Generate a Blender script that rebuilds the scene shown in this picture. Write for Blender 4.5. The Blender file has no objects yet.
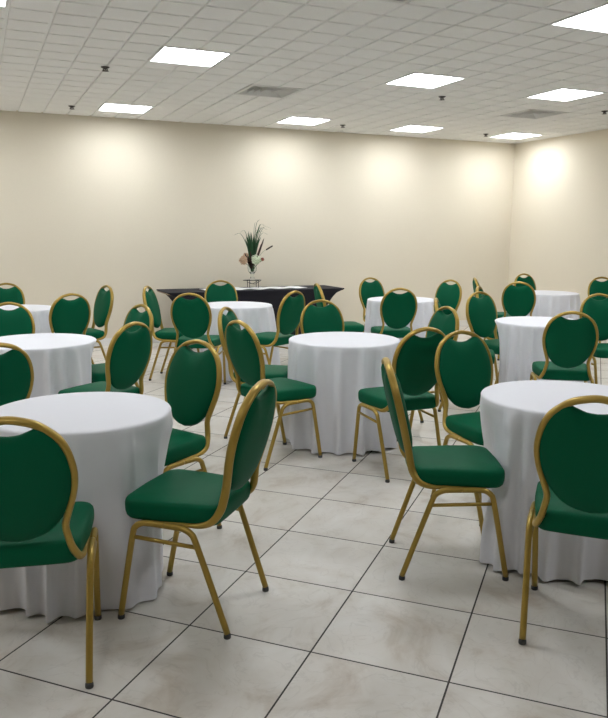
import bpy, bmesh, math, random
from mathutils import Vector, Matrix
PI = math.pi
R = math.radians
scene = bpy.context.scene
col = scene.collection

# ------------------------------------------------------------------ helpers
def link(o):
    col.objects.link(o)
    return o

def obj(name, bm, mat, parent=None, smooth=True):
    me = bpy.data.meshes.new(name)
    bmesh.ops.recalc_face_normals(bm, faces=bm.faces)
    bm.to_mesh(me)
    bm.free()
    if smooth:
        for p in me.polygons:
            p.use_smooth = True
    me.materials.append(mat)
    o = link(bpy.data.objects.new(name, me))
    if parent is not None:
        o.parent = parent
    return o

def autosmooth(o, ang=40):
    """mark sharp edges by angle so boxes keep crisp edges"""
    me = o.data
    bm = bmesh.new(); bm.from_mesh(me)
    for e in bm.edges:
        if len(e.link_faces) == 2 and e.calc_face_angle(0) > R(ang):
            e.smooth = False
    bm.to_mesh(me); bm.free()
    return o

def empty(name, loc=(0, 0, 0), rz=0):
    o = link(bpy.data.objects.new(name, None))
    o.location = loc
    o.rotation_euler = (0, 0, rz)
    o.empty_display_size = .1
    return o

def tag(o, label=None, cat=None, group=None, kind=None):
    if label: o['label'] = label
    if cat: o['category'] = cat
    if group: o['group'] = group
    if kind: o['kind'] = kind
    return o

def copy_tree(o, parent=None):
    c = o.copy()
    col.objects.link(c)
    if parent is not None:
        c.parent = parent
    for ch in list(o.children):
        copy_tree(ch, c)
    return c

def box(bm, x0, x1, y0, y1, z0, z1, bevel=0.0, seg=2):
    b = bmesh.new()
    vs = [b.verts.new((x, y, z)) for z in (z0, z1) for y in (y0, y1) for x in (x0, x1)]
    for f in ((0, 1, 3, 2), (4, 5, 7, 6), (0, 1, 5, 4), (2, 3, 7, 6), (0, 2, 6, 4), (1, 3, 7, 5)):
        b.faces.new([vs[i] for i in f])
    bmesh.ops.recalc_face_normals(b, faces=b.faces)
    if bevel > 0:
        bmesh.ops.bevel(b, geom=list(b.edges), offset=bevel, segments=seg, affect='EDGES', profile=.5)
    me = bpy.data.meshes.new('tmp_mesh'); b.to_mesh(me); b.free()
    bm.from_mesh(me); bpy.data.meshes.remove(me)

def catmull(pts, n=6, closed=False):
    P = [Vector(p) for p in pts]
    out = []
    N = len(P)
    rng = range(N) if closed else range(N - 1)
    for i in rng:
        if closed:
            p0, p1, p2, p3 = P[(i - 1) % N], P[i], P[(i + 1) % N], P[(i + 2) % N]
        else:
            p1, p2 = P[i], P[i + 1]
            p0 = P[i - 1] if i > 0 else p1 * 2 - p2
            p3 = P[i + 2] if i + 2 < N else p2 * 2 - p1
        for k in range(n):
            t = k / n
            out.append(.5 * ((2 * p1) + (p2 - p0) * t + (2 * p0 - 5 * p1 + 4 * p2 - p3) * t * t
                             + (3 * p1 - p0 - 3 * p2 + p3) * t ** 3))
    if not closed:
        out.append(P[-1].copy())
    return out

def sweep(bm, path, ra, rb, ref, n=10, closed=False, radii=None, cap=True):
    """elliptical tube: rb is the half size along ref(i), ra across it"""
    N = len(path)
    rings = []
    for i, p in enumerate(path):
        if closed:
            t = path[(i + 1) % N] - path[i - 1]
        else:
            t = path[min(i + 1, N - 1)] - path[max(i - 1, 0)]
        t.normalize()
        d = Vector(ref(i, p, t))
        d = d - t * d.dot(t)
        d.normalize()
        w = t.cross(d)
        s = radii[i] if radii else 1
        rings.append([bm.verts.new(p + (w * math.cos(2 * PI * k / n) * ra + d * math.sin(2 * PI * k / n) * rb) * s) for k in range(n)])
    for i in range(N if closed else N - 1):
        a, b = rings[i], rings[(i + 1) % N]
        for k in range(n):
            bm.faces.new((a[k], a[(k + 1) % n], b[(k + 1) % n], b[k]))
    if cap and not closed:
        bm.faces.new(rings[0]); bm.faces.new(rings[-1])

def any_ref(i, p, t):
    return Vector((0, 0, 1)) if abs(t.z) < .9 else Vector((1, 0, 0))

def lathe(bm, prof, n=24, cx=0, cy=0, capb=True, capt=True):
    rings = [[bm.verts.new((cx + r * math.cos(2 * PI * k / n), cy + r * math.sin(2 * PI * k / n), z)) for k in range(n)] for r, z in prof]
    for a, b in zip(rings, rings[1:]):
        for k in range(n):
            bm.faces.new((a[k], a[(k + 1) % n], b[(k + 1) % n], b[k]))
    if capb: bm.faces.new(rings[0])
    if capt: bm.faces.new(rings[-1])

# ------------------------------------------------------------------ materials
def new_mat(name):
    m = bpy.data.materials.new(name)
    m.use_nodes = True
    nt = m.node_tree
    return m, nt, nt.nodes['Principled BSDF']

def nd(nt, typ, **kw):
    n = nt.nodes.new(typ)
    for k, v in kw.items():
        setattr(n, k, v)
    return n

def simple(name, c, rough=.5, metal=0., bump=0., scale=200., var=0., spec=.5):
    m, nt, b = new_mat(name)
    b.inputs['Base Color'].default_value = (*c, 1)
    b.inputs['Roughness'].default_value = rough
    b.inputs['Metallic'].default_value = metal
    b.inputs['Specular IOR Level'].default_value = spec
    if bump or var:
        tc = nd(nt, 'ShaderNodeTexCoord')
        no = nd(nt, 'ShaderNodeTexNoise')
        no.inputs['Scale'].default_value = scale
        no.inputs['Detail'].default_value = 3
        nt.links.new(tc.outputs['Object'], no.inputs['Vector'])
        if var:
            mx = nd(nt, 'ShaderNodeMix', data_type='RGBA')
            mx.inputs[6].default_value = (*[x * (1 - var) for x in c], 1)
            mx.inputs[7].default_value = (*[min(1, x * (1 + var)) for x in c], 1)
            nt.links.new(no.outputs['Fac'], mx.inputs[0])
            nt.links.new(mx.outputs[2], b.inputs['Base Color'])
        if bump:
            bp = nd(nt, 'ShaderNodeBump')
            bp.inputs['Strength'].default_value = bump
            bp.inputs['Distance'].default_value = .002
            nt.links.new(no.outputs['Fac'], bp.inputs['Height'])
            nt.links.new(bp.outputs['Normal'], b.inputs['Normal'])
    return m

GREEN = simple('green_upholstery', (.0003, .092, .041), .55, 0, .25, 350, .12, .10)
GOLD = simple('gold_paint', (.38, .255, .05), .33, .5, .05, 60, .08)
BLACK_RUBBER = simple('black_rubber', (.04, .04, .038), .5)
CLOTH = simple('white_cloth', (.74, .745, .80), .85, 0, .15, 500, .02, .2)
NAVY = simple('black_stretch_cloth', (.011, .011, .018), .75, 0, .1, 400, .1, .3)
RUNNER = simple('white_runner_cloth', (.72, .72, .74), .8)
WOOD = simple('table_board', (.35, .25, .15), .6)
STEEL = simple('grey_steel', (.3, .3, .3), .4, .8)
WALL = simple('cream_wall_paint', (.73, .672, .56), .75, 0, .06, 60, .02, .3)
SKIRT = simple('pale_tile_skirting', (.76, .75, .73), .4)
CEIL = simple('white_ceiling_tile', (.84, .84, .83), .9, 0, .25, 120, .05, .1)
TRIMW = simple('white_metal_trim', (.75, .75, .74), .5)
DARKM = simple('dark_sprinkler_metal', (.06, .055, .05), .4, .5)
VENTD = simple('dark_vent_cavity', (.09, .09, .088), .8)
VENTL = simple('grey_vent_louvre', (.72, .72, .71), .5)
WIRE = simple('black_wire', (.012, .012, .012), .45, .3)
LEAF = simple('grass_leaf', (.012, .075, .022), .5, 0, 0, 30, .4)
LEAFD = simple('dark_bronze_leaf', (.05, .022, .015), .5, 0, 0, 30, .3)
STEM = simple('green_stem', (.06, .15, .04), .5)
HYD = simple('pale_green_petal', (.66, .74, .55), .7, 0, 0, 40, .12)
PEACH = simple('peach_petal', (.62, .44, .30), .7, 0, 0, 60, .3)
REDB = simple('dusty_red_bud', (.33, .08, .05), .7)
CAT = simple('brown_cattail', (.022, .012, .008), .9)

def glass_mat():
    m, nt, b = new_mat('clear_glass')
    b.inputs['Base Color'].default_value = (.93, .97, .96, 1)
    b.inputs['Roughness'].default_value = .02
    b.inputs['Transmission Weight'].default_value = 1
    b.inputs['IOR'].default_value = 1.3
    return m
GLASS = glass_mat()

def emit(name, c, s):
    m, nt, b = new_mat(name)
    b.inputs['Base Color'].default_value = (.9, .9, .9, 1)
    b.inputs['Emission Color'].default_value = (*c, 1)
    b.inputs['Emission Strength'].default_value = s
    return m
LAMP = emit('lit_diffuser', (.95, .98, 1), 24)

TS = .511
TO = (.3281, 2.3109)
def floor_mat():
    m, nt, b = new_mat('marbled_porcelain_tile')
    L = nt.links.new
    geo = nd(nt, 'ShaderNodeTexCoord')
    sub = nd(nt, 'ShaderNodeVectorMath', operation='SUBTRACT')
    sub.inputs[1].default_value = (TO[0], TO[1], 0)
    L(geo.outputs['Object'], sub.inputs[0])
    rot = nd(nt, 'ShaderNodeVectorRotate', rotation_type='Z_AXIS')
    rot.inputs['Angle'].default_value = R(45)
    L(sub.outputs[0], rot.inputs['Vector'])
    sc = nd(nt, 'ShaderNodeVectorMath', operation='SCALE')
    sc.inputs['Scale'].default_value = 1 / TS
    L(rot.outputs[0], sc.inputs[0])
    fl = nd(nt, 'ShaderNodeVectorMath', operation='FLOOR'); L(sc.outputs[0], fl.inputs[0])
    fr = nd(nt, 'ShaderNodeVectorMath', operation='FRACTION'); L(sc.outputs[0], fr.inputs[0])
    sp = nd(nt, 'ShaderNodeSeparateXYZ'); L(fr.outputs[0], sp.inputs[0])
    ms = []
    for ax in 'XY':
        a = nd(nt, 'ShaderNodeMath', operation='SUBTRACT'); L(sp.outputs[ax], a.inputs[0]); a.inputs[1].default_value = .5
        c = nd(nt, 'ShaderNodeMath', operation='ABSOLUTE'); L(a.outputs[0], c.inputs[0])
        ms.append(c)
    mx = nd(nt, 'ShaderNodeMath', operation='MAXIMUM'); L(ms[0].outputs[0], mx.inputs[0]); L(ms[1].outputs[0], mx.inputs[1])
    gr = nd(nt, 'ShaderNodeMath', operation='GREATER_THAN'); L(mx.outputs[0], gr.inputs[0]); gr.inputs[1].default_value = .5 - .0034 / TS
    wn = nd(nt, 'ShaderNodeTexWhiteNoise', noise_dimensions='3D'); L(fl.outputs[0], wn.inputs['Vector'])
    off = nd(nt, 'ShaderNodeVectorMath', operation='SCALE'); L(wn.outputs['Color'], off.inputs[0]); off.inputs['Scale'].default_value = 37
    ad = nd(nt, 'ShaderNodeVectorMath', operation='ADD'); L(geo.outputs['Object'], ad.inputs[0]); L(off.outputs[0], ad.inputs[1])
    n1 = nd(nt, 'ShaderNodeTexNoise'); n1.inputs['Scale'].default_value = 3.2; n1.inputs['Detail'].default_value = 7; n1.inputs['Distortion'].default_value = .9
    n1.inputs['Roughness'].default_value = .62
    L(ad.outputs[0], n1.inputs['Vector'])
    cr = nd(nt, 'ShaderNodeValToRGB')
    e = cr.color_ramp.elements
    e[0].position = .25; e[0].color = (.43, .365, .30, 1)
    e[1].position = .72; e[1].color = (.67, .65, .62, 1)
    x = cr.color_ramp.elements.new(.46); x.color = (.60, .565, .52, 1)
    L(n1.outputs['Fac'], cr.inputs[0])
    # thin grey veins
    n2 = nd(nt, 'ShaderNodeTexNoise'); n2.inputs['Scale'].default_value = 5; n2.inputs['Detail'].default_value = 5; n2.inputs['Distortion'].default_value = 1.6
    L(ad.outputs[0], n2.inputs['Vector'])
    v = nd(nt, 'ShaderNodeMath', operation='SUBTRACT'); L(n2.outputs['Fac'], v.inputs[0]); v.inputs[1].default_value = .5
    va = nd(nt, 'ShaderNodeMath', operation='ABSOLUTE'); L(v.outputs[0], va.inputs[0])
    vm = nd(nt, 'ShaderNodeMapRange'); L(va.outputs[0], vm.inputs[0])
    vm.inputs[1].default_value = 0; vm.inputs[2].default_value = .018; vm.inputs[3].default_value = .22; vm.inputs[4].default_value = 0
    m1 = nd(nt, 'ShaderNodeMix', data_type='RGBA'); L(vm.outputs[0], m1.inputs[0]); L(cr.outputs[0], m1.inputs[6]); m1.inputs[7].default_value = (.36, .33, .30, 1)
    m2 = nd(nt, 'ShaderNodeMix', data_type='RGBA'); L(gr.outputs[0], m2.inputs[0]); L(m1.outputs[2], m2.inputs[6]); m2.inputs[7].default_value = (.05, .045, .042, 1)
    L(m2.outputs[2], b.inputs['Base Color'])
    rg = nd(nt, 'ShaderNodeMix', data_type='FLOAT'); L(gr.outputs[0], rg.inputs[0]); rg.inputs[2].default_value = .34; rg.inputs[3].default_value = .9
    L(rg.outputs[0], b.inputs['Roughness'])
    b.inputs['Specular IOR Level'].default_value = .45
    bp = nd(nt, 'ShaderNodeBump', invert=True); bp.inputs['Strength'].default_value = .5; bp.inputs['Distance'].default_value = .002
    L(gr.outputs[0], bp.inputs['Height']); L(bp.outputs['Normal'], b.inputs['Normal'])
    return m
FLOOR = floor_mat()

# ------------------------------------------------------------------ the room
X0, X1, Y0, Y1, ZC = -4.2, 8.34, -6.0, 10.29, 3.005
def slab(name, x0, x1, y0, y1, z0, z1, m):
    bm = bmesh.new(); box(bm, x0, x1, y0, y1, z0, z1)
    return tag(obj(name, bm, m, smooth=False), kind='structure')
slab('floor', X0 - .1, X1 + .1, Y0 - .1, Y1 + .1, -.1, 0, FLOOR)
slab('wall_back', X0 - .1, X1 + .1, Y1, Y1 + .1, 0, ZC + .1, WALL)
slab('wall_right', X1, X1 + .1, Y0 - .1, Y1, 0, ZC + .1, WALL)
slab('wall_left', X0 - .1, X0, Y0 - .1, Y1, 0, ZC + .1, WALL)
slab('wall_front', X0, X1, Y0 - .1, Y0, 0, ZC + .1, WALL)
def skirting(name, x0, x1, y0, y1):
    bm = bmesh.new(); box(bm, x0, x1, y0, y1, 0, .10, .003, 1)
    tag(obj(name, bm, SKIRT, smooth=False), kind='structure')
skirting('baseboard_back', X0, X1, Y1 - .012, Y1)
skirting('baseboard_right', X1 - .012, X1, Y0, Y1 - .012)
skirting('baseboard_left', X0, X0 + .012, Y0, Y1 - .012)
skirting('baseboard_front', X0 + .012, X1 - .012, Y0, Y0 + .012)

MOD = .59
GX, GY = 1.495, 6.235                      # a corner of the ceiling grid
LIGHTS = [(1.79, 6.53), (4.15, 6.53), (5.92, 9.48), (4.15, 9.48), (5.92, 6.53), (7.69, 9.48), (1.79, 9.48),
          (4.15, 4.17), (.02, 5.35),
          (6.51, 4.17), (1.79, 3.58), (-2.34, 6.53), (-2.34, 9.48), (-.57, 9.48), (-2.34, 3.58),  # from this row on: out-of-view panels added for even illumination
          (-.57, .63), (3.56, .63)]
VENTS = [(2.97, 7.71), (6.51, 7.71), (2.38, 4.17)]
def ceiling():
    bm = bmesh.new()
    g, dz, bv = .0095, .013, .004
    P = MOD / 2
    i0, i1 = math.floor((X0 - GX) / P), math.ceil((X1 - GX) / P)
    j0, j1 = math.floor((Y0 - GY) / P), math.ceil((Y1 - GY) / P)
    for i in range(i0, i1):
        for j in range(j0, j1):
            if any(abs(GX + (i + .5) * P - cx) < P and abs(GY + (j + .5) * P - cy) < P for cx, cy in LIGHTS + VENTS):
                continue
            x0 = max(GX + i * P + g, X0); x1 = min(GX + (i + 1) * P - g, X1)
            y0 = max(GY + j * P + g, Y0); y1 = min(GY + (j + 1) * P - g, Y1)
            if x1 - x0 < .03 or y1 - y0 < .03:
                continue
            a = [bm.verts.new(p) for p in ((x0, y0, ZC + dz), (x1, y0, ZC + dz), (x1, y1, ZC + dz), (x0, y1, ZC + dz))]
            c = [bm.verts.new(p) for p in ((x0 + bv, y0 + bv, ZC), (x1 - bv, y0 + bv, ZC), (x1 - bv, y1 - bv, ZC), (x0 + bv, y1 - bv, ZC))]
            bm.faces.new(c[::-1])
            for k in range(4):
                bm.faces.new((a[k], c[k], c[(k + 1) % 4], a[(k + 1) % 4]))
    # backing above the grooves, left open over the fittings
    xs = sorted({X0 - .1, X1 + .1} | {c + s * (P - .004) for c, _ in LIGHTS + VENTS for s in (-1, 1)})
    ys = sorted({Y0 - .1, Y1 + .1} | {c + s * (P - .004) for _, c in LIGHTS + VENTS for s in (-1, 1)})
    for xa, xb in zip(xs, xs[1:]):
        for ya, yb2 in zip(ys, ys[1:]):
            mx, my = (xa + xb) / 2, (ya + yb2) / 2
            z = ZC + (.09 if any(abs(mx - cx) < P and abs(my - cy) < P for cx, cy in LIGHTS + VENTS) else dz)
            bm.faces.new([bm.verts.new(p) for p in ((xa, ya, z), (xa, yb2, z), (xb, yb2, z), (xb, ya, z))])
    tag(obj('ceiling', bm, CEIL, smooth=False), kind='structure')
ceiling()

# ------------------------------------------------------------------ ceiling lights, vents, sprinklers
def make_light():
    root = empty('ceiling_light')
    h = MOD / 2 - .008
    w = .014
    bm = bmesh.new()
    for s in (-1, 1):
        box(bm, -h, h, s * h - (w if s > 0 else 0), s * h + (w if s < 0 else 0), -.004, .045)
        box(bm, s * h - (w if s > 0 else 0), s * h + (w if s < 0 else 0), -h + w, h - w, -.004, .045)
    obj('light_frame', bm, TRIMW, root, False)
    bm = bmesh.new()
    box(bm, -h + w, h - w, -h + w, h - w, .03, .036)
    obj('diffuser', bm, LAMP, root, False)
    return root
LG = 'square lit ceiling panels'
light_labels = {
    0: 'lit square ceiling panel alone in front, left of the vent, tallest on that side',
    1: 'lit square ceiling panel in the middle of the ceiling, just above a sprinkler',
    2: 'lit ceiling panel by the back wall, second from the room corner',
    3: 'lit ceiling panel by the back wall above the black buffet table',
    4: 'lit ceiling panel right of the middle one, beside the vent near the side wall',
    5: 'lit ceiling panel closest to the room corner',
    6: 'lit ceiling panel by the back wall furthest to the left',
    7: 'lit ceiling panel cut off by the upper right edge of the photo',
    8: 'lit ceiling panel of which only a sliver shows in the upper left corner',
}
proto = make_light()
for i, (x, y) in enumerate(LIGHTS):
    o = proto if i == 0 else copy_tree(proto)
    o.location = (x, y, ZC)
    tag(o, light_labels.get(i, 'unseen lit ceiling panel added to even out the room light, outside the view'), 'ceiling light', LG)

def make_vent():
    root = empty('ceiling_vent')
    h = MOD / 2 - .008
    bm = bmesh.new(); box(bm, -h, h, -h, h, .05, .06)
    obj('duct_opening', bm, VENTD, root, False)
    bm = bmesh.new()
    w = .03
    for s in (-1, 1):
        box(bm, -h, h, s * h - (w if s > 0 else 0), s * h + (w if s < 0 else 0), -.004, .05)
        box(bm, s * h - (w if s > 0 else 0), s * h + (w if s < 0 else 0), -h + w, h - w, -.004, .05)
    obj('vent_frame', bm, VENTL, root, False)
    # four way louvre blades: concentric sloping rings
    for k in range(4):
        bm = bmesh.new()
        a = h - w - .012 - k * .058
        prof = [(a, .0), (a - .021, .040), (a - .023, .039), (a - .003, -.002)]
        rr = [[bm.verts.new((sx * r_, sy * r_, z)) for sx, sy in ((-1, -1), (1, -1), (1, 1), (-1, 1))] for r_, z in prof]
        for q in range(4):
            A, B = rr[q], rr[(q + 1) % 4]
            for t in range(4):
                bm.faces.new((A[t], A[(t + 1) % 4], B[(t + 1) % 4], B[t]))
        obj('louvre', bm, VENTL, root, False)
    return root
vp = make_vent()
vlab = ['square louvred ceiling vent between the lone front panel and the panel above the buffet',
        'square louvred ceiling vent nearest the side wall, behind two lit panels',
        'ceiling vent cut off by the top edge of the photo']
for i, (x, y) in enumerate(VENTS):
    o = vp if i == 0 else copy_tree(vp)
    o.location = (x, y, ZC)
    tag(o, vlab[i], 'vent', 'square ceiling vents')

def make_sprinkler():
    root = empty('ceiling_sprinkler')
    bm = bmesh.new(); lathe(bm, [(.040, 0), (.040, -.003), (.028, -.010), (.016, -.014)], 20)
    obj('escutcheon', bm, DARKM, root)
    bm = bmesh.new(); lathe(bm, [(.012, -.010), (.012, -.018), (.006, -.020), (.006, -.026)], 12)
    for s in (-1, 1):
        sweep(bm, catmull([(s * .008, 0, -.015), (s * .02, 0, -.021), (s * .012, 0, -.030), (0, 0, -.034)], 4), .004, .004, any_ref, 6)
    obj('nozzle', bm, DARKM, root)
    bm = bmesh.new(); lathe(bm, [(.005, -.032), (.030, -.034), (.032, -.036), (.005, -.036)], 16)
    obj('deflector', bm, DARKM, root)
    return root
sp = make_sprinkler()
SPR = [(1.20, 7.23, 'dark ceiling sprinkler nearest the lone front lit panel'),
       (1.18, 9.57, 'dark ceiling sprinkler near the back wall beside the leftmost far panel'),
       (4.79, 7.17, 'dark ceiling sprinkler just beyond the middle lit panel'),
       (4.79, 9.58, 'dark ceiling sprinkler by the back wall beside the panel over the buffet'),
       (7.14, 9.49, 'dark ceiling sprinkler beside the lit panel in the room corner'),
       (7.11, 7.14, 'dark ceiling sprinkler next to the side wall at the edge of the photo')]
for i, (x, y, l) in enumerate(SPR):
    o = sp if i == 0 else copy_tree(sp)
    o.location = (x, y, ZC)
    tag(o, l, 'sprinkler', 'ceiling sprinklers')

# ------------------------------------------------------------------ chairs
def yb(z):                                   # back plane, leaning backwards
    return -.215 - .245 * (z - .595)
OUT = [(0, .974), (.043, .970), (.087, .957), (.129, .931), (.164, .889), (.188, .839), (.2005, .768), (.1935, .698), (.175, .633), (.161, .580)]
TW = .0122                                   # half width of the back tube
def sweep_flat(bm, path, ref, n=10):
    """the back tube: a flattened oval that gets slimmer where it runs under the seat"""
    N = len(path)
    rings = []
    for i, p in enumerate(path):
        t = (path[(i + 1) % N] - path[i - 1]).normalized()
        d = Vector(ref(i, p, t)); d = (d - t * d.dot(t)).normalized()
        w_ = t.cross(d)
        k_ = min(1, max(0, (p.y + .20) / .12)) if p.z < .56 else 0
        rb_ = .0170 * (1 - k_) + .0085 * k_
        rings.append([bm.verts.new(p + w_ * math.cos(2 * PI * k / n) * TW + d * math.sin(2 * PI * k / n) * rb_) for k in range(n)])
    for i in range(N):
        a, b = rings[i], rings[(i + 1) % N]
        for k in range(n):
            bm.faces.new((a[k], a[(k + 1) % n], b[(k + 1) % n], b[k]))

def make_chair():
    root = empty('banquet_chair')
    # one continuous tube: oval back, waist, side rails and front cross bar
    right = []
    for x, z in OUT[1:]:
        zz = z - (TW if x < .1 else TW * .7 if x < .15 else 0)
        xx = x - (TW if x > .1 else TW * .4)
        right.append((xx, yb(zz), zz))
    right += [(.155, -.204, .535), (.166, -.193, .49), (.182, -.165, .450), (.189, -.115, .431), (.190, -.05, .429), (.190, .06, .431), (.188, .13, .434),
              (.178, .172, .436), (.145, .186, .437), (.07, .190, .437)]
    pts = [(0, yb(.975 - TW), .975 - TW)] + right + [(-x, y, z) for x, y, z in reversed(right)]
    path = catmull(pts, 4, True)
    nb = Vector((0, 1, .245)).normalized()
    def ref(i, p, t):
        if p.z > .56:
            return nb
        if p.y > .10:
            return Vector((0, 0, 1))
        d = Vector((1, 0, 0)).cross(t)
        if d.dot(Vector((0, 1, 1))) < 0: d = -d
        return d
    bm = bmesh.new()
    sweep_flat(bm, path, ref)
    obj('back_frame', bm, GOLD, root)
    # padded oval back
    half = [(0, .908), (.034, .912), (.068, .926), (.102, .938), (.128, .921), (.154, .881), (.174, .831), (.185, .771), (.180, .707),
            (.162, .650), (.134, .600), (.097, .559), (.050, .536), (0, .527)]
    hv = catmull([(x, 0, z) for x, z in half], 3)
    hv[0].x = 0; hv[-1].x = 0
    out = [(p.x, p.z) for p in hv] + [(-p.x, p.z) for p in reversed(hv[1:-1])]
    bm = bmesh.new()
    zc = .73
    prof = [(.40, -.034), (.70, -.031), (.88, -.024), (.955, -.0155), (.985, -.009), (1.0, 0), (.985, .010), (.955, .017), (.88, .026), (.70, .035), (.40, .038)]
    rings = []
    for s, dy in prof:
        rings.append([bm.verts.new((x * s, yb(zc + (z - zc) * s) + dy, zc + (z - zc) * s)) for x, z in out])
    n = len(out)
    for a, b in zip(rings, rings[1:]):
        for k in range(n):
            bm.faces.new((a[k], a[(k + 1) % n], b[(k + 1) % n], b[k]))
    for ring, dy in ((rings[0], -.0345), (rings[-1], .0385)):
        c = bm.verts.new((0, yb(zc) + dy, zc))
        for k in range(n):
            bm.faces.new((ring[k], ring[(k + 1) % n], c))
    obj('backrest', bm, GREEN, root)
    # seat cushion: rounded trapezoid, crowned
    bm = bmesh.new()
    cn = []
    def corner(cx, cy, r, a0):
        for k in range(7):
            a = R(a0 + 90 * k / 6)
            cn.append((cx + r * math.cos(a), cy + r * math.sin(a)))
    corner(.152, .158, .058, 0)
    cn += [(.09, .219), (0, .222), (-.09, .219)]
    corner(-.152, .158, .058, 90)
    cn += [(-.206, .03)]
    corner(-.142, -.140, .045, 180)
    cn += [(-.07, -.187), (.07, -.187)]
    corner(.142, -.140, .045, 270)
    cn += [(.206, .03)]
    prof = [(.90, .428), (.96, .430), (.985, .438), (1.0, .452), (1.005, .470), (1.004, .486), (.992, .498), (.965, .506), (.90, .511), (.75, .515), (.45, .519)]
    rings = [[bm.verts.new((x * s, y * s, z)) for x, y in cn] for s, z in prof]
    n = len(cn)
    for a, b in zip(rings, rings[1:]):
        for k in range(n):
            bm.faces.new((a[k], a[(k + 1) % n], b[(k + 1) % n], b[k]))
    bm.faces.new(rings[0])
    c = bm.verts.new((0, 0, .5205))
    for k in range(n):
        bm.faces.new((rings[-1][k], rings[-1][(k + 1) % n], c))
    obj('seat', bm, GREEN, root)
    # legs: an arch on each side, split at its top; stretcher bars
    for s in (1, -1):
        ym = .02
        rear = [(s * .202, -.232, .018), (s * .206, -.170, .20), (s * .211, -.111, .370), (s * .212, -.093, .404), (s * .212, -.062, .420), (s * .212, -.03, .423), (s * .212, ym, .424)]
        front = [(s * .202, .232, .018), (s * .206, .196, .20), (s * .211, .160, .370), (s * .212, .147, .402), (s * .212, .120, .420), (s * .212, .085, .424), (s * .212, ym, .424)]
        for pts in (rear, front):
            bm = bmesh.new()
            sweep(bm, catmull(pts, 5), .0125, .0125, lambda i, p, t: Vector((1, 0, 0)), 10)
            leg = obj('leg', bm, GOLD, root)
            bm = bmesh.new()
            x, y, z = pts[0]
            lathe(bm, [(.0135, 0), (.0145, .003), (.0140, .014), (.012, .018)], 14, x, y)
            g = obj('foot_glide', bm, BLACK_RUBBER, leg)
            tag(g, 'black foot glide')
        bm = bmesh.new()
        sweep(bm, [Vector((s * .210, -.117, .352)), Vector((s * .210, .02, .356)), Vector((s * .210, .161, .360))], .0085, .0085, any_ref, 8)
        obj('stretcher', bm, GOLD, root)
    return root

# x, y, heading (0 = facing the back wall, 90 = facing left), label
CHAIRS = [
 (0.120, 2.680, -12, 'green chair cut off by the left photo edge, seen from behind at the nearest table'),
 (0.760, 2.830, 48, 'whole green chair angled half sideways, closest to the camera, beside the nearest left table'),
 (1.962, 2.775, -114, 'green chair in side view, its seat facing the big right table'),
 (2.125, 2.063, -46, 'green chair cut off by the right photo edge, seen from behind, lowest on that side'),
 (0.790, 3.630, 119, 'green chair behind the nearest left table, its seat partly hidden by the white cloth'),
 (0.230, 8.550, 165, 'furthest green chair at the left photo edge, behind the furthest left table'),
 (0.160, 6.100, 166, 'green chair facing the camera behind the second left table, lower half hidden by its tabletop'),
 (0.715, 7.420, 16, 'green chair seen from behind, rising above the rear edge of the second left table'),
 (0.985, 8.020, 106, 'narrow green chair turned left beside the furthest left table, near the wall skirting'),
 (1.910, 7.700, -120, 'green chair turned right, seat and two legs showing, before the left tip of the buffet'),
 (0.900, 5.740, 111, 'green chair half hidden behind a tilted oval back, right of the second left table'),
 (0.720, 4.940, 36, 'green chair with tilted dark oval back at the near side of the second left table'),
 (-0.020, 4.330, 19, 'dark-backed green chair at the left photo edge, rising behind the nearest left table'),
 (1.980, 7.070, -31, 'green chair with round dark back before the small table in front of the buffet'),
 (2.620, 8.220, 172, 'green chair facing the camera between the black buffet and the small white table'),
 (1.960, 5.220, -129, 'narrow green chair mostly hidden behind its twin, left of the central table'),
 (1.830, 4.630, -75, 'green chair facing the central table from its left, seat and legs showing'),
 (2.710, 6.970, 28, 'green chair with dark back right of the small white table in front of the buffet'),
 (2.660, 5.430, 177, 'green chair facing the camera from behind the central table, lower half hidden'),
 (3.815, 7.580, -102, 'green chair seen edge-on against the right end of the black buffet'),
 (4.675, 8.130, 188, 'green chair with white handle gap against the wall, right of the black buffet tip'),
 (4.130, 6.980, -18, 'green chair with round dark back directly in front of the far middle table'),
 (5.070, 7.600, 107, 'green chair against the bare wall just right of the far middle table'),
 (3.050, 4.840, 90, 'green chair right of the central table, overlapped by two large oval backs'),
 (4.555, 5.700, -173, 'green chair facing the camera at the left of the right middle table'),
 (3.940, 5.340, -126, 'green chair seen edge-on, only its gold tube showing right of the far middle table'),
 (6.190, 7.830, -119, 'furthest edge-on green chair, a short gold tube standing out against the wall'),
 (5.180, 6.400, -138, 'green chair of which only a small gold arch shows above another oval back'),
 (6.120, 7.320, -42, 'green chair with round dark back in front of the furthest right table'),
 (7.220, 8.260, -178, 'dark green chair peeking over a round back left of the furthest right table'),
 (7.550, 7.250, 160, 'furthest green chair cut off by the right photo edge, near the room corner'),
 (5.360, 5.110, 160, 'green chair cut by the right photo edge, facing the camera behind a round dark back'),
 (4.180, 4.450, -34, 'green chair with round dark back, squarely from behind, between the two right tables'),
 (2.580, 3.280, 180, 'green chair with large oval back facing the camera, left of the nearest right table'),
 (2.480, 4.090, -1, 'green chair seen from behind with four legs showing, right of the central table'),
]
cp = make_chair()
for i, (x, y, a, lab) in enumerate(CHAIRS):
    o = cp if i == 0 else copy_tree(cp)
    o.location = (x, y, 0)
    o.rotation_euler = (0, 0, R(a))
    if i == 3:
        o.scale = (1.02, 1.02, 1.02)
    tag(o, lab, 'chair', 'green banquet chairs')

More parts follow.
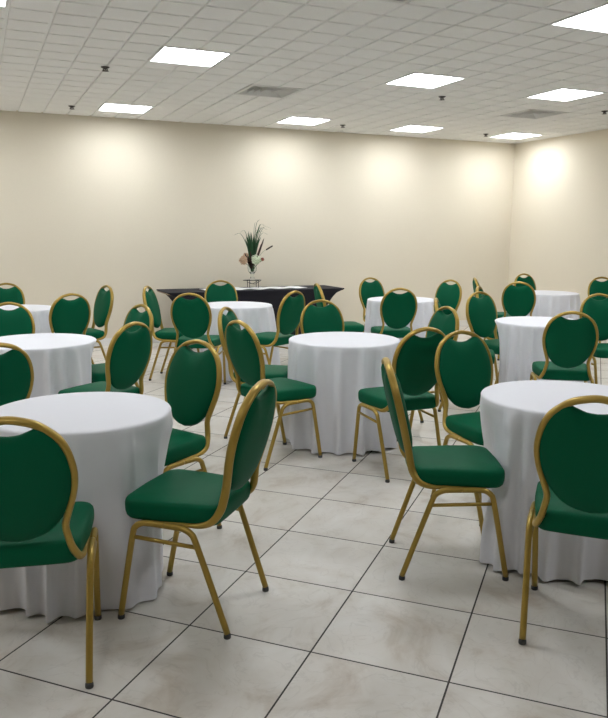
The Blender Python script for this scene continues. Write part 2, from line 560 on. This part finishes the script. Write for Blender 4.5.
# ------------------------------------------------------------------ round tables under floor-length cloths
TZ = .756
def seat_limits(tx, ty, rot, n, pad):
    """how far from the table centre the cloth may hang before it meets a tucked-in chair"""
    lim = [9.0] * n
    for cx, cy, ca, _ in CHAIRS:
        if math.hypot(cx - tx, cy - ty) > 1.1:
            continue
        c, s_ = math.cos(R(ca)), math.sin(R(ca))
        ox, oy = tx - cx, ty - cy
        lx, ly = ox * c + oy * s_, -ox * s_ + oy * c
        for k in range(n):
            t = 2 * PI * k / n + rot
            dx, dy = math.cos(t), math.sin(t)
            ex, ey = dx * c + dy * s_, -dx * s_ + dy * c
            t0, t1 = 0, 9
            for o_, d_, lo, hi in ((lx, ex, -.215 - pad, .215 + pad), (ly, ey, -.30, .232 + pad)):
                if abs(d_) < 1e-6:
                    if not lo < o_ < hi: t0 = 99
                    continue
                a, b = sorted(((lo - o_) / d_, (hi - o_) / d_))
                t0, t1 = max(t0, a), min(t1, b)
            if t0 < t1:
                lim[k] = min(lim[k], max(.14, t0))
    legs = [9.0] * n
    for cx, cy, ca, _ in CHAIRS:
        c, s_ = math.cos(R(ca)), math.sin(R(ca))
        for lx in (-.207, .207):
            for ly in (-.21, .15, .19, .235):
                px, py = cx + lx * c - ly * s_ - tx, cy + lx * s_ + ly * c - ty
                d = math.hypot(px, py)
                if d > .75:
                    continue
                k0 = round(((math.atan2(py, px) - rot) % (2 * PI)) / (2 * PI) * n)
                hw = int(.035 / d / (2 * PI) * n) + 1
                for k in range(k0 - hw, k0 + hw + 1):
                    legs[k % n] = min(legs[k % n], max(.14, d - .034))
    lim = [min(lim[(k + d) % n] + .004 * abs(d) for d in range(-12, 13)) for k in range(n)]
    legs = [min(legs[(k + d) % n] + .005 * abs(d) for d in range(-14, 15)) for k in range(n)]
    return lim, legs

def cloth_mesh(rad, seed, lim, give_=.075, flare=1.0):
    lim, legs = lim
    rnd = random.Random(seed)
    bm = bmesh.new()
    n, m = 288, 26
    folds = []
    # irregular folds: each a bump at an angle with its own width and depth
    a = rnd.uniform(0, .3)
    while a < 2 * PI:
        folds.append((a, rnd.uniform(.045, .095), rnd.uniform(.45, 1.0)))
        a += rnd.uniform(.20, .42)
    ph = [rnd.uniform(0, 6.28) for _ in range(4)]
    def fold(t):
        v = 0
        for a0, w, h in folds:
            d = (t - a0 + PI) % (2 * PI) - PI
            v += h * math.exp(-(d / w) ** 2)
        return v
    top = TZ + .004
    prof_top = [0.0, .25, .5, .75, .9, .96]
    rings = []
    for s in prof_top[1:]:
        rings.append([bm.verts.new((rad * s * math.cos(2 * PI * k / n), rad * s * math.sin(2 * PI * k / n), top)) for k in range(n)])
    for dr, dz in ((.985, -.0008), (1.0, -.004), (1.008, -.010)):
        rings.append([bm.verts.new((rad * dr * math.cos(2 * PI * k / n), rad * dr * math.sin(2 * PI * k / n), top + dz)) for k in range(n)])
    for j in range(1, m + 1):
        u = j / m
        ring = []
        for k in range(n):
            t = 2 * PI * k / n
            tt = t + .05 * math.sin(3 * t + ph[2]) * u
            f = fold(tt)
            r_ = rad * 1.008 + flare * (.030 * u + u ** .55 * (.095 * f - .022)) + .006 * u * math.sin(9 * t + ph[0])
            z_ = top * (1 - u)
            if lim[k] < r_:
                e = min(1, max(0, (top - z_) / (top - .56)))
                give = give_ * min(1, max(0, (.42 - z_) / .30))      # freer below the seat
                r_ = min(r_, rad * (1 - e) + (min(lim[k], rad + .1) + give + .012 * f * u) * e)
            hem = .006 + .008 * (.5 + .5 * math.sin(2 * t + ph[1])) + .006 * (.5 + .5 * math.sin(7 * t + ph[3]))
            z = (top - .010) * (1 - u) + hem * u
            if legs[k] < r_ and z_ < .70:
                e = min(1, (.70 - z_) / .28)
                r_ = min(r_, r_ * (1 - e) + legs[k] * e)
            ring.append(bm.verts.new((r_ * math.cos(t), r_ * math.sin(t), z)))
        rings.append(ring)
    for A, B in zip(rings, rings[1:]):
        for k in range(n):
            bm.faces.new((A[k], A[(k + 1) % n], B[(k + 1) % n], B[k]))
    c = bm.verts.new((0, 0, top))
    for k in range(n):
        bm.faces.new((rings[0][k], rings[0][(k + 1) % n], c))
    return bm

def make_table(rad):
    root = empty('round_table')
    bm = bmesh.new(); lathe(bm, [(rad - .012, TZ - .025), (rad - .006, TZ - .02), (rad - .006, TZ - .004), (rad - .012, TZ)], 64)
    obj('tabletop', bm, WOOD, root)
    bm = bmesh.new(); lathe(bm, [(.13, 0), (.13, .012), (.035, .03), (.03, TZ - .06), (.09, TZ - .026)], 28)
    obj('pedestal', bm, STEEL, root)
    return root
TABLES = [
 (0.385, 3.304, 0.390, 'white cloth over the nearest round table on the left, chair backs around it'),
 (2.580, 2.700, 0.405, 'white cloth over the nearest round table on the right, cut by the photo edge'),
 (2.472, 4.873, 0.408, 'white cloth over the round table in the centre of the room, hem fully in view'),
 (0.381, 5.608, 0.405, 'white cloth over the second round table along the left photo edge'),
 (0.339, 8.120, 0.405, 'white cloth over the furthest round table on the left, near the back wall'),
 (2.557, 7.680, 0.405, 'white cloth over the round table right in front of the black buffet'),
 (4.633, 7.630, 0.408, 'white cloth over the far round table in the middle, right of the buffet'),
 (4.630, 5.225, 0.405, 'white cloth over the round table at the right behind the dark round-backed chair'),
 (6.994, 7.820, 0.405, 'white cloth over the furthest round table, in the right corner of the room'),
]
tp = None
for i, (x, y, rad, lab) in enumerate(TABLES):
    o = make_table(.375) if tp is None else copy_tree(tp)
    tp = tp or o
    o.location = (x, y, 0); o.rotation_euler = (0, 0, R(20 * i))
    tag(o, lab.split(', ')[0].replace('white cloth over the', 'table under the white cloth,'), 'table', 'round tables')
    c = obj('tablecloth', cloth_mesh(rad, 11 + i, seat_limits(x, y, R(47 * i), 288, 0 if i < 3 else .022), .075 if i < 3 else 0, .72 if i == 0 else 1), CLOTH)
    c.location = (x, y, 0)
    c.rotation_euler = (0, 0, R(47 * i))
    tag(c, lab, 'tablecloth', 'white round tablecloths')

# ------------------------------------------------------------------ black buffet table and its flowers
BX0, BX1, BY0, BY1, BZ = 2.26, 4.80, 9.48, 10.15, .76
def buffet():
    root = empty('buffet_table', ((BX0 + BX1) / 2, (BY0 + BY1) / 2, 0))
    cx, cy = root.location.x, root.location.y
    hx, hy = (BX1 - BX0) / 2, (BY1 - BY0) / 2
    bm = bmesh.new(); box(bm, -hx + .01, hx - .01, -hy + .01, hy - .01, BZ - .03, BZ - .004)
    obj('tabletop', bm, WOOD, root, False)
    for sx in (-1, 1):
        for sy in (-1, 1):
            bm = bmesh.new()
            sweep(bm, [Vector((sx * (hx - .32), sy * (hy - .08), BZ - .03)), Vector((sx * (hx - .32), sy * (hy - .08), 0))], .014, .014, any_ref, 10)
            obj('leg', bm, STEEL, root)
    # stretch cover: taut skirt pulled in to the feet, sides drawn inwards below the corners
    bm = bmesh.new()
    m = 14
    rings = []
    def rect(ax, ay, bow, z, n=10):
        pts = []
        for (xa, ya), (xb, yb_) in (((-ax, -ay), (ax, -ay)), ((ax, -ay), (ax, ay)), ((ax, ay), (-ax, ay)), ((-ax, ay), (-ax, -ay))):
            for k in range(n):
                t = k / n
                x = xa + (xb - xa) * t; y = ya + (yb_ - ya) * t
                b = bow * 4 * t * (1 - t)
                if ya == yb_: y -= math.copysign(b, ya) * .5
                else: x -= math.copysign(b, xa)
                pts.append((x, y, z))
        return [bm.verts.new(p) for p in pts]
    rings.append(rect(hx * .96, hy * .9, 0, BZ))
    rings.append(rect(hx * .995, hy * .99, 0, BZ))
    rings.append(rect(hx, hy, 0, BZ - .004))
    rings.append(rect(hx, hy, 0, BZ - .012))
    for j in range(1, m + 1):
        u = j / m
        q = u ** .52
        rings.append(rect(hx - .46 * q, hy - .07 * q, .05 * math.sin(PI * min(1, u * 1.0)), BZ - .012 - (BZ - .03) * u))
    for A, B in zip(rings, rings[1:]):
        for k in range(len(A)):
            bm.faces.new((A[k], A[(k + 1) % len(A)], B[(k + 1) % len(A)], B[k]))
    bm.faces.new(rings[0])
    autosmooth(tag(obj('stretch_cover', bm, NAVY, root), 'black stretch cover pulled in below its corners'), 50)
    tag(root, 'long buffet table in a black stretch cover against the back wall', 'table')
buffet()
def runner():
    bm = bmesh.new()
    rnd = random.Random(3)
    nx, ny = 60, 8
    x0, x1, y0, y1 = 2.80, 4.28, 9.60, 9.93
    g = [[bm.verts.new((x0 + (x1 - x0) * i / nx, y0 + (y1 - y0) * j / ny + .012 * math.sin(i * .35),
                        BZ + .006 + .006 * (1 + math.sin(i * .55 + j * .3)) * (.4 + .6 * math.sin(i * .21) ** 2))) for j in range(ny + 1)] for i in range(nx + 1)]
    for i in range(nx):
        for j in range(ny):
            bm.faces.new((g[i][j], g[i + 1][j], g[i + 1][j + 1], g[i][j + 1]))
    o = obj('table_runner', bm, RUNNER)
    md = o.modifiers.new('thickness', 'SOLIDIFY'); md.thickness = .004; md.offset = -1
    tag(o, 'white cloth runner lying along the black buffet under the flowers', 'table runner')
runner()

FX, FY = 3.525, 9.80
ZB = BZ + .014
def stand():
    root = empty('plant_stand', (FX, FY, ZB))
    hS = .105
    bm = bmesh.new()
    bx = .13
    loop = [Vector((bx * math.cos(t), .07 * math.sin(t), hS)) for t in [2 * PI * k / 40 for k in range(40)]]
    sweep(bm, loop, .004, .004, any_ref, 6, True)
    for y in (-.03, 0, .03):
        w = bx * math.sqrt(max(0, 1 - (y / .07) ** 2))
        sweep(bm, [Vector((-w, y, hS)), Vector((0, y, hS)), Vector((w, y, hS))], .003, .003, any_ref, 6)
    obj('wire_top', bm, WIRE, root)
    for x in (-.055, .075):
        for y in (-.045, .045):
            bm = bmesh.new()
            sweep(bm, catmull([(x, y, hS), (x, y, .05), (x, y * 1.05, 0.003)], 4), .0045, .0045, any_ref, 6)
            obj('leg', bm, WIRE, root)
    for y in (-.045, .045):
        bm = bmesh.new()
        sweep(bm, catmull([(-.055, y, .075), (-.01, y, .058), (.03, y, .055), (.065, y, .075), (.11, y, .100)], 5), .0035, .0035, any_ref, 6)
        obj('brace', bm, WIRE, root)
    tag(root, 'small black wire stand on the buffet carrying the flower vase', 'stand')
    return hS
ZV = ZB + stand() + .004
def vase():
    root = empty('flower_vase', (FX, FY, ZV))
    bm = bmesh.new()
    outer = [(.036, 0), (.046, .004), (.030, .022), (.022, .06), (.030, .09), (.055, .12), (.064, .155), (.062, .19), (.050, .225), (.058, .245)]
    inner = [(.055, .245), (.047, .225), (.059, .19), (.061, .155), (.052, .12), (.026, .092)]
    n = 28
    rings = [[bm.verts.new((r_ * math.cos(2 * PI * k / n), r_ * math.sin(2 * PI * k / n), z)) for k in range(n)] for r_, z in outer + inner]
    for A, B in zip(rings, rings[1:]):
        for k in range(n):
            bm.faces.new((A[k], A[(k + 1) % n], B[(k + 1) % n], B[k]))
    bm.faces.new(rings[0]); bm.faces.new(rings[-1])
    obj('vase_body', bm, GLASS, root)
    tag(root, 'small clear glass vase holding the flowers on the wire stand', 'vase')
vase()
ZF = ZV + .115
def blade(bm, pts, w):
    """a thin leaf blade with a folded keel, thickness by two sides"""
    P = catmull(pts, 6)
    n = len(P)
    side = Vector((math.cos(w[1]), math.sin(w[1]), 0))
    prev = None
    for i, p in enumerate(P):
        u = i / (n - 1)
        ww = w[0] * (1 - u ** 2.2) * (.45 + .55 * min(1, u * 4)) + .0006
        t = (P[min(i + 1, n - 1)] - P[max(i - 1, 0)]).normalized()
        s = (side - t * side.dot(t)).normalized()
        nn = t.cross(s)
        ring = [bm.verts.new(p + s * ww), bm.verts.new(p + nn * ww * .35), bm.verts.new(p - s * ww), bm.verts.new(p + nn * ww * .1)]
        if prev:
            for k in range(4):
                bm.faces.new((prev[k], prev[(k + 1) % 4], ring[(k + 1) % 4], ring[k]))
        else:
            bm.faces.new(ring)
        prev = ring
    bm.faces.new(prev)

def V2(x, z, y=0):       # x, y about the vase axis in the plane facing the room, z above the vase foot
    c, s = math.cos(R(-24)), math.sin(R(-24))
    return (x * c - y * s, x * s + y * c, z)
def grass():
    root = empty('ornamental_grass', (FX, FY, ZF))
    rnd = random.Random(8)
    specs = []
    for k in range(20):
        x = rnd.uniform(-.10, .14)
        specs.append((x, rnd.uniform(.40, .56), rnd.uniform(-.05, .05), rnd.uniform(.010, .017)))
    for x, h, y, w in specs:
        bm = bmesh.new()
        blade(bm, [V2(0 + x * .12, 0), V2(x * .3, h * .45, y * .4), V2(x * .65, h * .8, y * .8), V2(x * 1.0, h, y)], (w, rnd.uniform(-.9, .2)))
        obj('leaf', bm, LEAF, root)
    for k in range(16):      # thin arching blades
        s = rnd.choice((-1, 1, 1))
        x = s * rnd.uniform(.05, .26); h = rnd.uniform(.46, .68)
        bm = bmesh.new()
        blade(bm, [V2(0, .02), V2(x * .22, h * .55, rnd.uniform(-.03, .03)), V2(x * .6, h * .95, rnd.uniform(-.06, .06)), V2(x * 1.05, h * .93 if abs(x) > .15 else h * 1.05, rnd.uniform(-.1, .1))], (.0035, rnd.uniform(-.9, .2)))
        obj('blade', bm, LEAF, root)
    tag(root, 'tall spray of dark green grass leaves rising from the vase', 'foliage')
grass()
def bronze():
    root = empty('bronze_leaves', (FX, FY, ZF))
    for x, h in ((-.10, .26), (-.06, .23), (.17, .46), (.14, .40), (.03, .24), (-.02, .28)):
        bm = bmesh.new()
        blade(bm, [V2(0, .02), V2(x * .5, h * .5, -.02), V2(x * .85, h * .85, -.03), V2(x, h, -.03)], (.014, -.4))
        obj('leaf', bm, LEAFD, root)
    tag(root, 'dark bronze pointed leaves between the grass and the blooms', 'foliage')
bronze()
def bloom(name, x, z, y, rad, mat, lab, seed, petals=70, pr=.02):
    root = empty(name, (FX, FY, ZF))
    rnd = random.Random(seed)
    bm = bmesh.new()
    sweep(bm, catmull([V2(0, -.01), V2(x * .4, z * .5, y * .5), V2(x, z - rad * .5, y)], 5), .004, .004, any_ref, 6)
    obj('stem', bm, STEM, root)
    bm = bmesh.new()
    c = Vector(V2(x, z, y))
    bmesh.ops.create_icosphere(bm, subdivisions=2, radius=rad * .68, matrix=Matrix.Translation(c))
    for k in range(petals):
        u = 1 - 2 * (k + .5) / petals
        ph = k * 2.39996
        d = Vector((math.sqrt(1 - u * u) * math.cos(ph), math.sqrt(1 - u * u) * math.sin(ph), u))
        p = c + d * rad * rnd.uniform(.72, 1.08)
        q = (d + Vector((rnd.uniform(-.5, .5), rnd.uniform(-.5, .5), rnd.uniform(-.5, .5)))).to_track_quat('Z', 'Y').to_matrix().to_4x4()
        for e in range(4):
            off = Matrix.Rotation(e * PI / 2 + rnd.uniform(0, .4), 4, 'Z') @ Matrix.Translation((pr * .55, 0, 0)) @ Matrix.Rotation(-.3, 4, 'Y') @ Matrix.Diagonal((pr * .62, pr * .5, pr * .16, 1))
            bmesh.ops.create_icosphere(bm, subdivisions=1, radius=1, matrix=Matrix.Translation(p) @ q @ off)
    obj('petals', bm, mat, root)
    tag(root, lab, 'flower')
bloom('hydrangea', .055, .165, -.04, .062, HYD, 'round pale green bloom on the right of the bouquet', 4)
bloom('carnation', -.115, .155, -.03, .050, PEACH, 'peach bloom low on the outer left of the bouquet', 5, 45, .020)
bloom('carnation', -.085, .215, .02, .036, PEACH, 'smaller peach bloom above the other peach one', 6, 34, .018)
bloom('berry_spray', .145, .17, 0, .020, REDB, 'small dusty red bud hanging out beyond the pale green bloom', 7, 16, .012)
def cattail():
    root = empty('cattail', (FX, FY, ZF))
    bm = bmesh.new()
    sweep(bm, catmull([V2(.0, .0), V2(.07, .17, .03), V2(.15, .27, .03), V2(.20, .302, .03)], 6), .0018, .0018, any_ref, 6)
    obj('stem', bm, STEM, root)
    bm = bmesh.new()
    P = catmull([V2(.19, .296, .03), V2(.235, .325, .03), V2(.285, .355, .03)], 5)
    sweep(bm, P, .010, .010, any_ref, 8, radii=[.5] + [1] * (len(P) - 2) + [.5])
    obj('seed_head', bm, CAT, root)
    tag(root, 'dark brown cattail slanting out to the right of the bouquet', 'cattail')
cattail()

# ------------------------------------------------------------------ camera
H, F = 1.53, 744.6
pitch, roll, yaw = R(9.61), R(.288), R(23.775)
fw = Vector((math.sin(yaw) * math.cos(pitch), math.cos(yaw) * math.cos(pitch), -math.sin(pitch)))
rt = Vector((math.cos(yaw), -math.sin(yaw), 0))
up = rt.cross(fw)
cr, sr = math.cos(roll), math.sin(roll)
rx = rt * cr + up * sr
uy = up * cr - rt * sr
cam = bpy.data.cameras.new('camera')
cam.sensor_fit = 'HORIZONTAL'
cam.sensor_width = 36
cam.lens = 36 * F / 608
cam.clip_start = .05
co = link(bpy.data.objects.new('camera', cam))
co.matrix_world = Matrix(((rx.x, uy.x, -fw.x, 0), (rx.y, uy.y, -fw.y, 0), (rx.z, uy.z, -fw.z, H), (0, 0, 0, 1)))
scene.camera = co

# ------------------------------------------------------------------ world and view
w = bpy.data.worlds.new('world')
scene.world = w
w.use_nodes = True
w.node_tree.nodes['Background'].inputs[0].default_value = (.5, .5, .5, 1)
w.node_tree.nodes['Background'].inputs[1].default_value = .05
vs = scene.view_settings
scene.display_settings.display_device = 'sRGB'
vs.view_transform = 'Standard'
vs.look = 'None'
vs.exposure = 0
vs.gamma = 1
vs.use_curve_mapping = False
scene.cycles.max_bounces = 10
scene.cycles.diffuse_bounces = 6
scene.cycles.use_denoising = True
